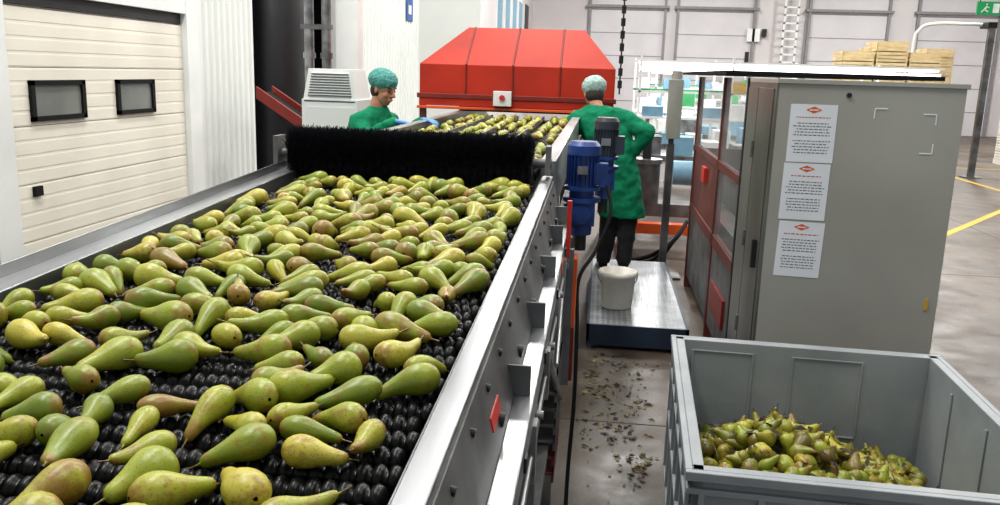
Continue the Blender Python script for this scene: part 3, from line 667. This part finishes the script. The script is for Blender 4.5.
def head(parent,c,yaw,pitch,roll=0,scale=1,hairnet=None,puff=1.0,eyes=True):
    M=Matrix.Translation(c)@Matrix.Rotation(yaw,4,'Z')@Matrix.Rotation(pitch,4,'Y')@Matrix.Rotation(roll,4,'X')@Matrix.Scale(scale,4)
    bm=bmesh.new()
    hull(bm,sph((0,0,.03),(.095,.076,.09),16,12));hull(bm,sph((.028,0,-.03),(.066,.062,.075),14,10)+sph((.048,0,-.09),(.03,.03,.022),10,8))
    hull(bm,sph((.07,0,.035),(.022,.05,.014),12,8))
    hull(bm,sph((.092,0,.018),.009)+sph((.116,0,-.018),.012));hull(bm,sph((.104,.012,-.02),.008)+sph((.104,-.012,-.02),.008))
    hull(bm,sph((.088,.018,-.052),(.008,.008,.005))+sph((.088,-.018,-.052),(.008,.008,.005))+sph((.096,0,-.05),(.006,.01,.005)))
    hull(bm,sph((.086,.014,-.062),(.008,.008,.006))+sph((.092,-.014,-.062),(.006,.008,.006)))
    for s in(-1,1):
        hull(bm,sph((-.002,s*.078,.0),(.017,.008,.03)));hull(bm,sph((.062,s*.04,-.02),(.024,.02,.022)))
    fin(bm,'head',SKIN,parent,.0055,M,smooth=2)
    if eyes:
        for s in(-1,1):
            e_=MB('eye');e_.rev((0,0,0),[(.0005,-.009)]+[(.009*math.cos(a),.009*math.sin(a)) for a in np.linspace(-1.4,1.4,8)]+[(.0005,.009)],mat('eye',srgb(40,30,26),.2),10)
            e_.v=[tuple(M@(Vector(v)+Vector((.083,s*.031,.012)))) for v in e_.v];e_.build(parent=parent)
        bm=bmesh.new()
        for s in(-1,1): hull(bm,sph((.092,s*.018,.034),.005)+sph((.082,s*.048,.034),.004))
        fin(bm,'eyebrows',HAIR,parent,.003,M,smooth=1)
    bm=bmesh.new();hull(bm,sph((-.028,0,-.01),(.074,.079,.075),14,10));fin(bm,'hair',HAIR,parent,.006,M,smooth=2)
    bm=bmesh.new();hull(bm,sph((-.02,0,.068),(.105*puff,.092*puff,.075*puff),16,12)+sph((-.035,0,.03),(.082,.086,.05),14,10));fin(bm,'hairnet',hairnet,parent,.006,M,disp=.014,dsz=.025,smooth=2)
    b_=MB('hairnet_band')
    pts=[M@Vector((-.012+.098*math.cos(a),.088*math.sin(a),.043+.022*math.cos(a))) for a in np.linspace(0,2*math.pi,33)]
    b_.tube(pts,.005,hairnet,6);b_.build(parent=parent)
# --- right worker (seen from behind, leaning over the belt)
wk=empty('worker_in_green_gown')
wk.scale=(1.116,)*3;wk.location=(0,0,-.223)
bm=bmesh.new()
y=6.9
loft(bm,[(.21,y,.80,.185,.15,0),(.19,y,.95,.185,.145,0),(.165,y,1.12,.18,.135,0),(.12,y+.01,1.28,.175,.13,0),(.06,y+.03,1.42,.205,.13,-.1),(.01,y+.06,1.55,.215,.12,-.1),(-.02,y+.08,1.63,.17,.10,-.1),(-.05,y+.11,1.68,.07,.065,0)])
sR=Vector((.20,y+.05,1.575));eR=Vector((.375,y-.05,1.49));hR=Vector((.28,y+.0,1.32))
chain(bm,[(Vector((.08,y+.05,1.59)),.085),(sR,.08),(eR,.066),(hR+(eR-hR)*.15,.05)])
sL=Vector((-.19,y+.10,1.56));eL=Vector((-.28,y+.06,1.36));hL=Vector((-.29,y+.28,1.48))
chain(bm,[(Vector((-.05,y+.09,1.58)),.085),(sL,.08),(eL,.064),(hL+(eL-hL)*.15,.047)])
fin(bm,'gown',GREEN,wk,.012,disp=.04,dsz=.09,smooth=5)
bm=bmesh.new();chain(bm,[(Vector((-.01,y+.08,1.60)),.06),(Vector((-.06,y+.14,1.72)),.052)]);fin(bm,'neck',SKIN,wk,.008)
head(wk,(-.065,y+.17,1.76),math.radians(105),.4,scale=.98,puff=1.12,hairnet=mat('hairnet_pale',srgb(184,210,204),.8,0,srgb(146,174,168),45,.6,90))
bm=bmesh.new()
for hx,fx,dy in((.13,.085,.03),(.27,.25,-.03)): chain(bm,[(Vector((hx,y,1.0)),.095),(Vector((hx-.01,y+.02+dy,.72)),.078),(Vector((fx,y+dy,.44)),.062)])
fin(bm,'trousers',TROU,wk,.011,disp=.02,dsz=.06)
bm=bmesh.new()
for fx,dy in((.085,.03),(.25,-.03)):
    chain(bm,[(Vector((fx,y+dy-.03,.402)),.04),(Vector((fx-.01,y+dy+.16,.394)),.034)]);hull(bm,[p for p in sph((fx,y+dy,.45),.045)]+sph((fx,y+dy,.40),.04))
fin(bm,'shoes',BLACKM,wk,.008,smooth=3)
hand(wk,'hand_right',hR+(hR-eR).normalized()*-.01,hR-eR,(.6,-.3,.6));hand(wk,'hand_left',hL,(-.2,.9,-.1),(0,0,1),side=-1)
mk=MB('back_mark');mk_m=mat('mark_white',srgb(200,222,214),.7)
for i in range(9):
    a=-.6+i*.15;x=.04+.115*math.sin(a);z=1.46+.06*math.cos(a)
    mk.box(x-.007,x+.007,y-.100,y-.070,z-.011,z+.011,mk_m)
mk.build(parent=wk)
# --- left worker (turned to the belt)
w2=empty('worker_in_green_gown')
w2.location=(.04,-.05,-.045)
yw=-.35
cx,cy=-1.76,6.5
bm=bmesh.new()
loft(bm,[(cx-.03,cy,.62,.17,.24,yw),(cx-.02,cy,.9,.155,.22,yw),(cx-.02,cy,1.15,.145,.20,yw),(cx-.02,cy,1.35,.145,.21,yw),(cx-.02,cy,1.5,.145,.22,yw),(cx-.01,cy,1.61,.115,.18,yw),(cx+.02,cy,1.68,.065,.07,yw)])
sR=Vector((cx-.07,cy-.20,1.555));eR=Vector((cx+.01,cy-.32,1.43));hR=Vector((cx+.25,cy-.36,1.59))
chain(bm,[(Vector((cx-.04,cy-.08,1.57)),.09),(sR,.088),(eR,.072),(hR+(eR-hR)*.12,.05)])
sL=Vector((cx+.06,cy+.18,1.56));eL=Vector((cx+.14,cy+.2,1.40));hL=Vector((cx+.38,cy-.02,1.59))
chain(bm,[(Vector((cx+.02,cy+.1,1.58)),.085),(sL,.077),(eL,.062),(hL+(eL-hL)*.12,.047)])
fin(bm,'gown',GREEN,w2,.012,disp=.04,dsz=.09,smooth=5)
bm=bmesh.new();chain(bm,[(Vector((cx,cy,1.6)),.062),(Vector((cx+.035,cy-.01,1.76)),.055)]);fin(bm,'neck',SKIN,w2,.008)
head(w2,(cx+.065,cy-.015,1.805),-.45,.28,scale=1.02,puff=1.14,hairnet=mat('hairnet_teal',srgb(84,160,150),.8,0,srgb(60,128,120),45,.6,90))
bm=bmesh.new()
for s in(-1,1): chain(bm,[(Vector((cx-.02+s*.03,cy+s*.1,.95)),.095),(Vector((cx+s*.03,cy+s*.1,.58)),.072),(Vector((cx-.02+s*.03,cy+s*.1,.22)),.055)])
fin(bm,'trousers',TROU,w2,.012)
bm=bmesh.new()
for s in(-1,1): chain(bm,[(Vector((cx-.04+s*.03,cy+s*.1,.185)),.045),(Vector((cx+.14+s*.03,cy+s*.1-.04,.175)),.036)])
fin(bm,'shoes',BLACKM,w2,.009)
hand(w2,'hand_right',hR,(.95,-.1,-.1),(0,0,1),curl=.5);hand(w2,'hand_left',hL,(.8,-.4,-.1),(0,0,1),side=-1)
mk=MB('chest_mark');c_,s_=math.cos(yw),math.sin(yw)
for i in range(4): 
    px,py=cx-.02+.155*c_+(-s_)*(-.03-.018*i),cy+.155*s_+c_*(-.03-.018*i);mk.box(px-.006,px+.006,py-.006,py+.006,1.47,1.485,mk_m)
mk.build(parent=w2)
st=MB('work_step');st.box(-2.0,-1.45,5.6,6.65,.065,.095,TREAD);
for x in(-2.0,-1.5):
    for y_ in(5.6,6.6): st.box(x,x+.05,y_,y_+.05,0,.065,DBLUE)
st.build()
# ------------------------------------------------------------ lights
def area(name,loc,sx,sy,pw,rot=(0,0,0),col=(1,1,1)):
    l=bpy.data.lights.new(name,'AREA');l.shape='RECTANGLE';l.size=sx;l.size_y=sy;l.energy=pw;l.color=col
    o=bpy.data.objects.new(name,l);COL.objects.link(o);o.location=loc;o.rotation_euler=rot
for i,(x,y) in enumerate(((-2.2,2.4),(1.8,1.5),(-2.5,7),(2.5,7),(-1,13),(6,13),(1,20),(9,20),(2,29),(11,29))):
    area('ceiling_lamp',(x,y,7.6),.6,2.6,(320,150,280,230,480,460,640,640,840,840)[i],col=(1,.985,.95))
wd=bpy.data.worlds.new('world');S.world=wd;wd.use_nodes=True
wd.node_tree.nodes['Background'].inputs[0].default_value=(.88,.94,1,1);wd.node_tree.nodes['Background'].inputs[1].default_value=.5
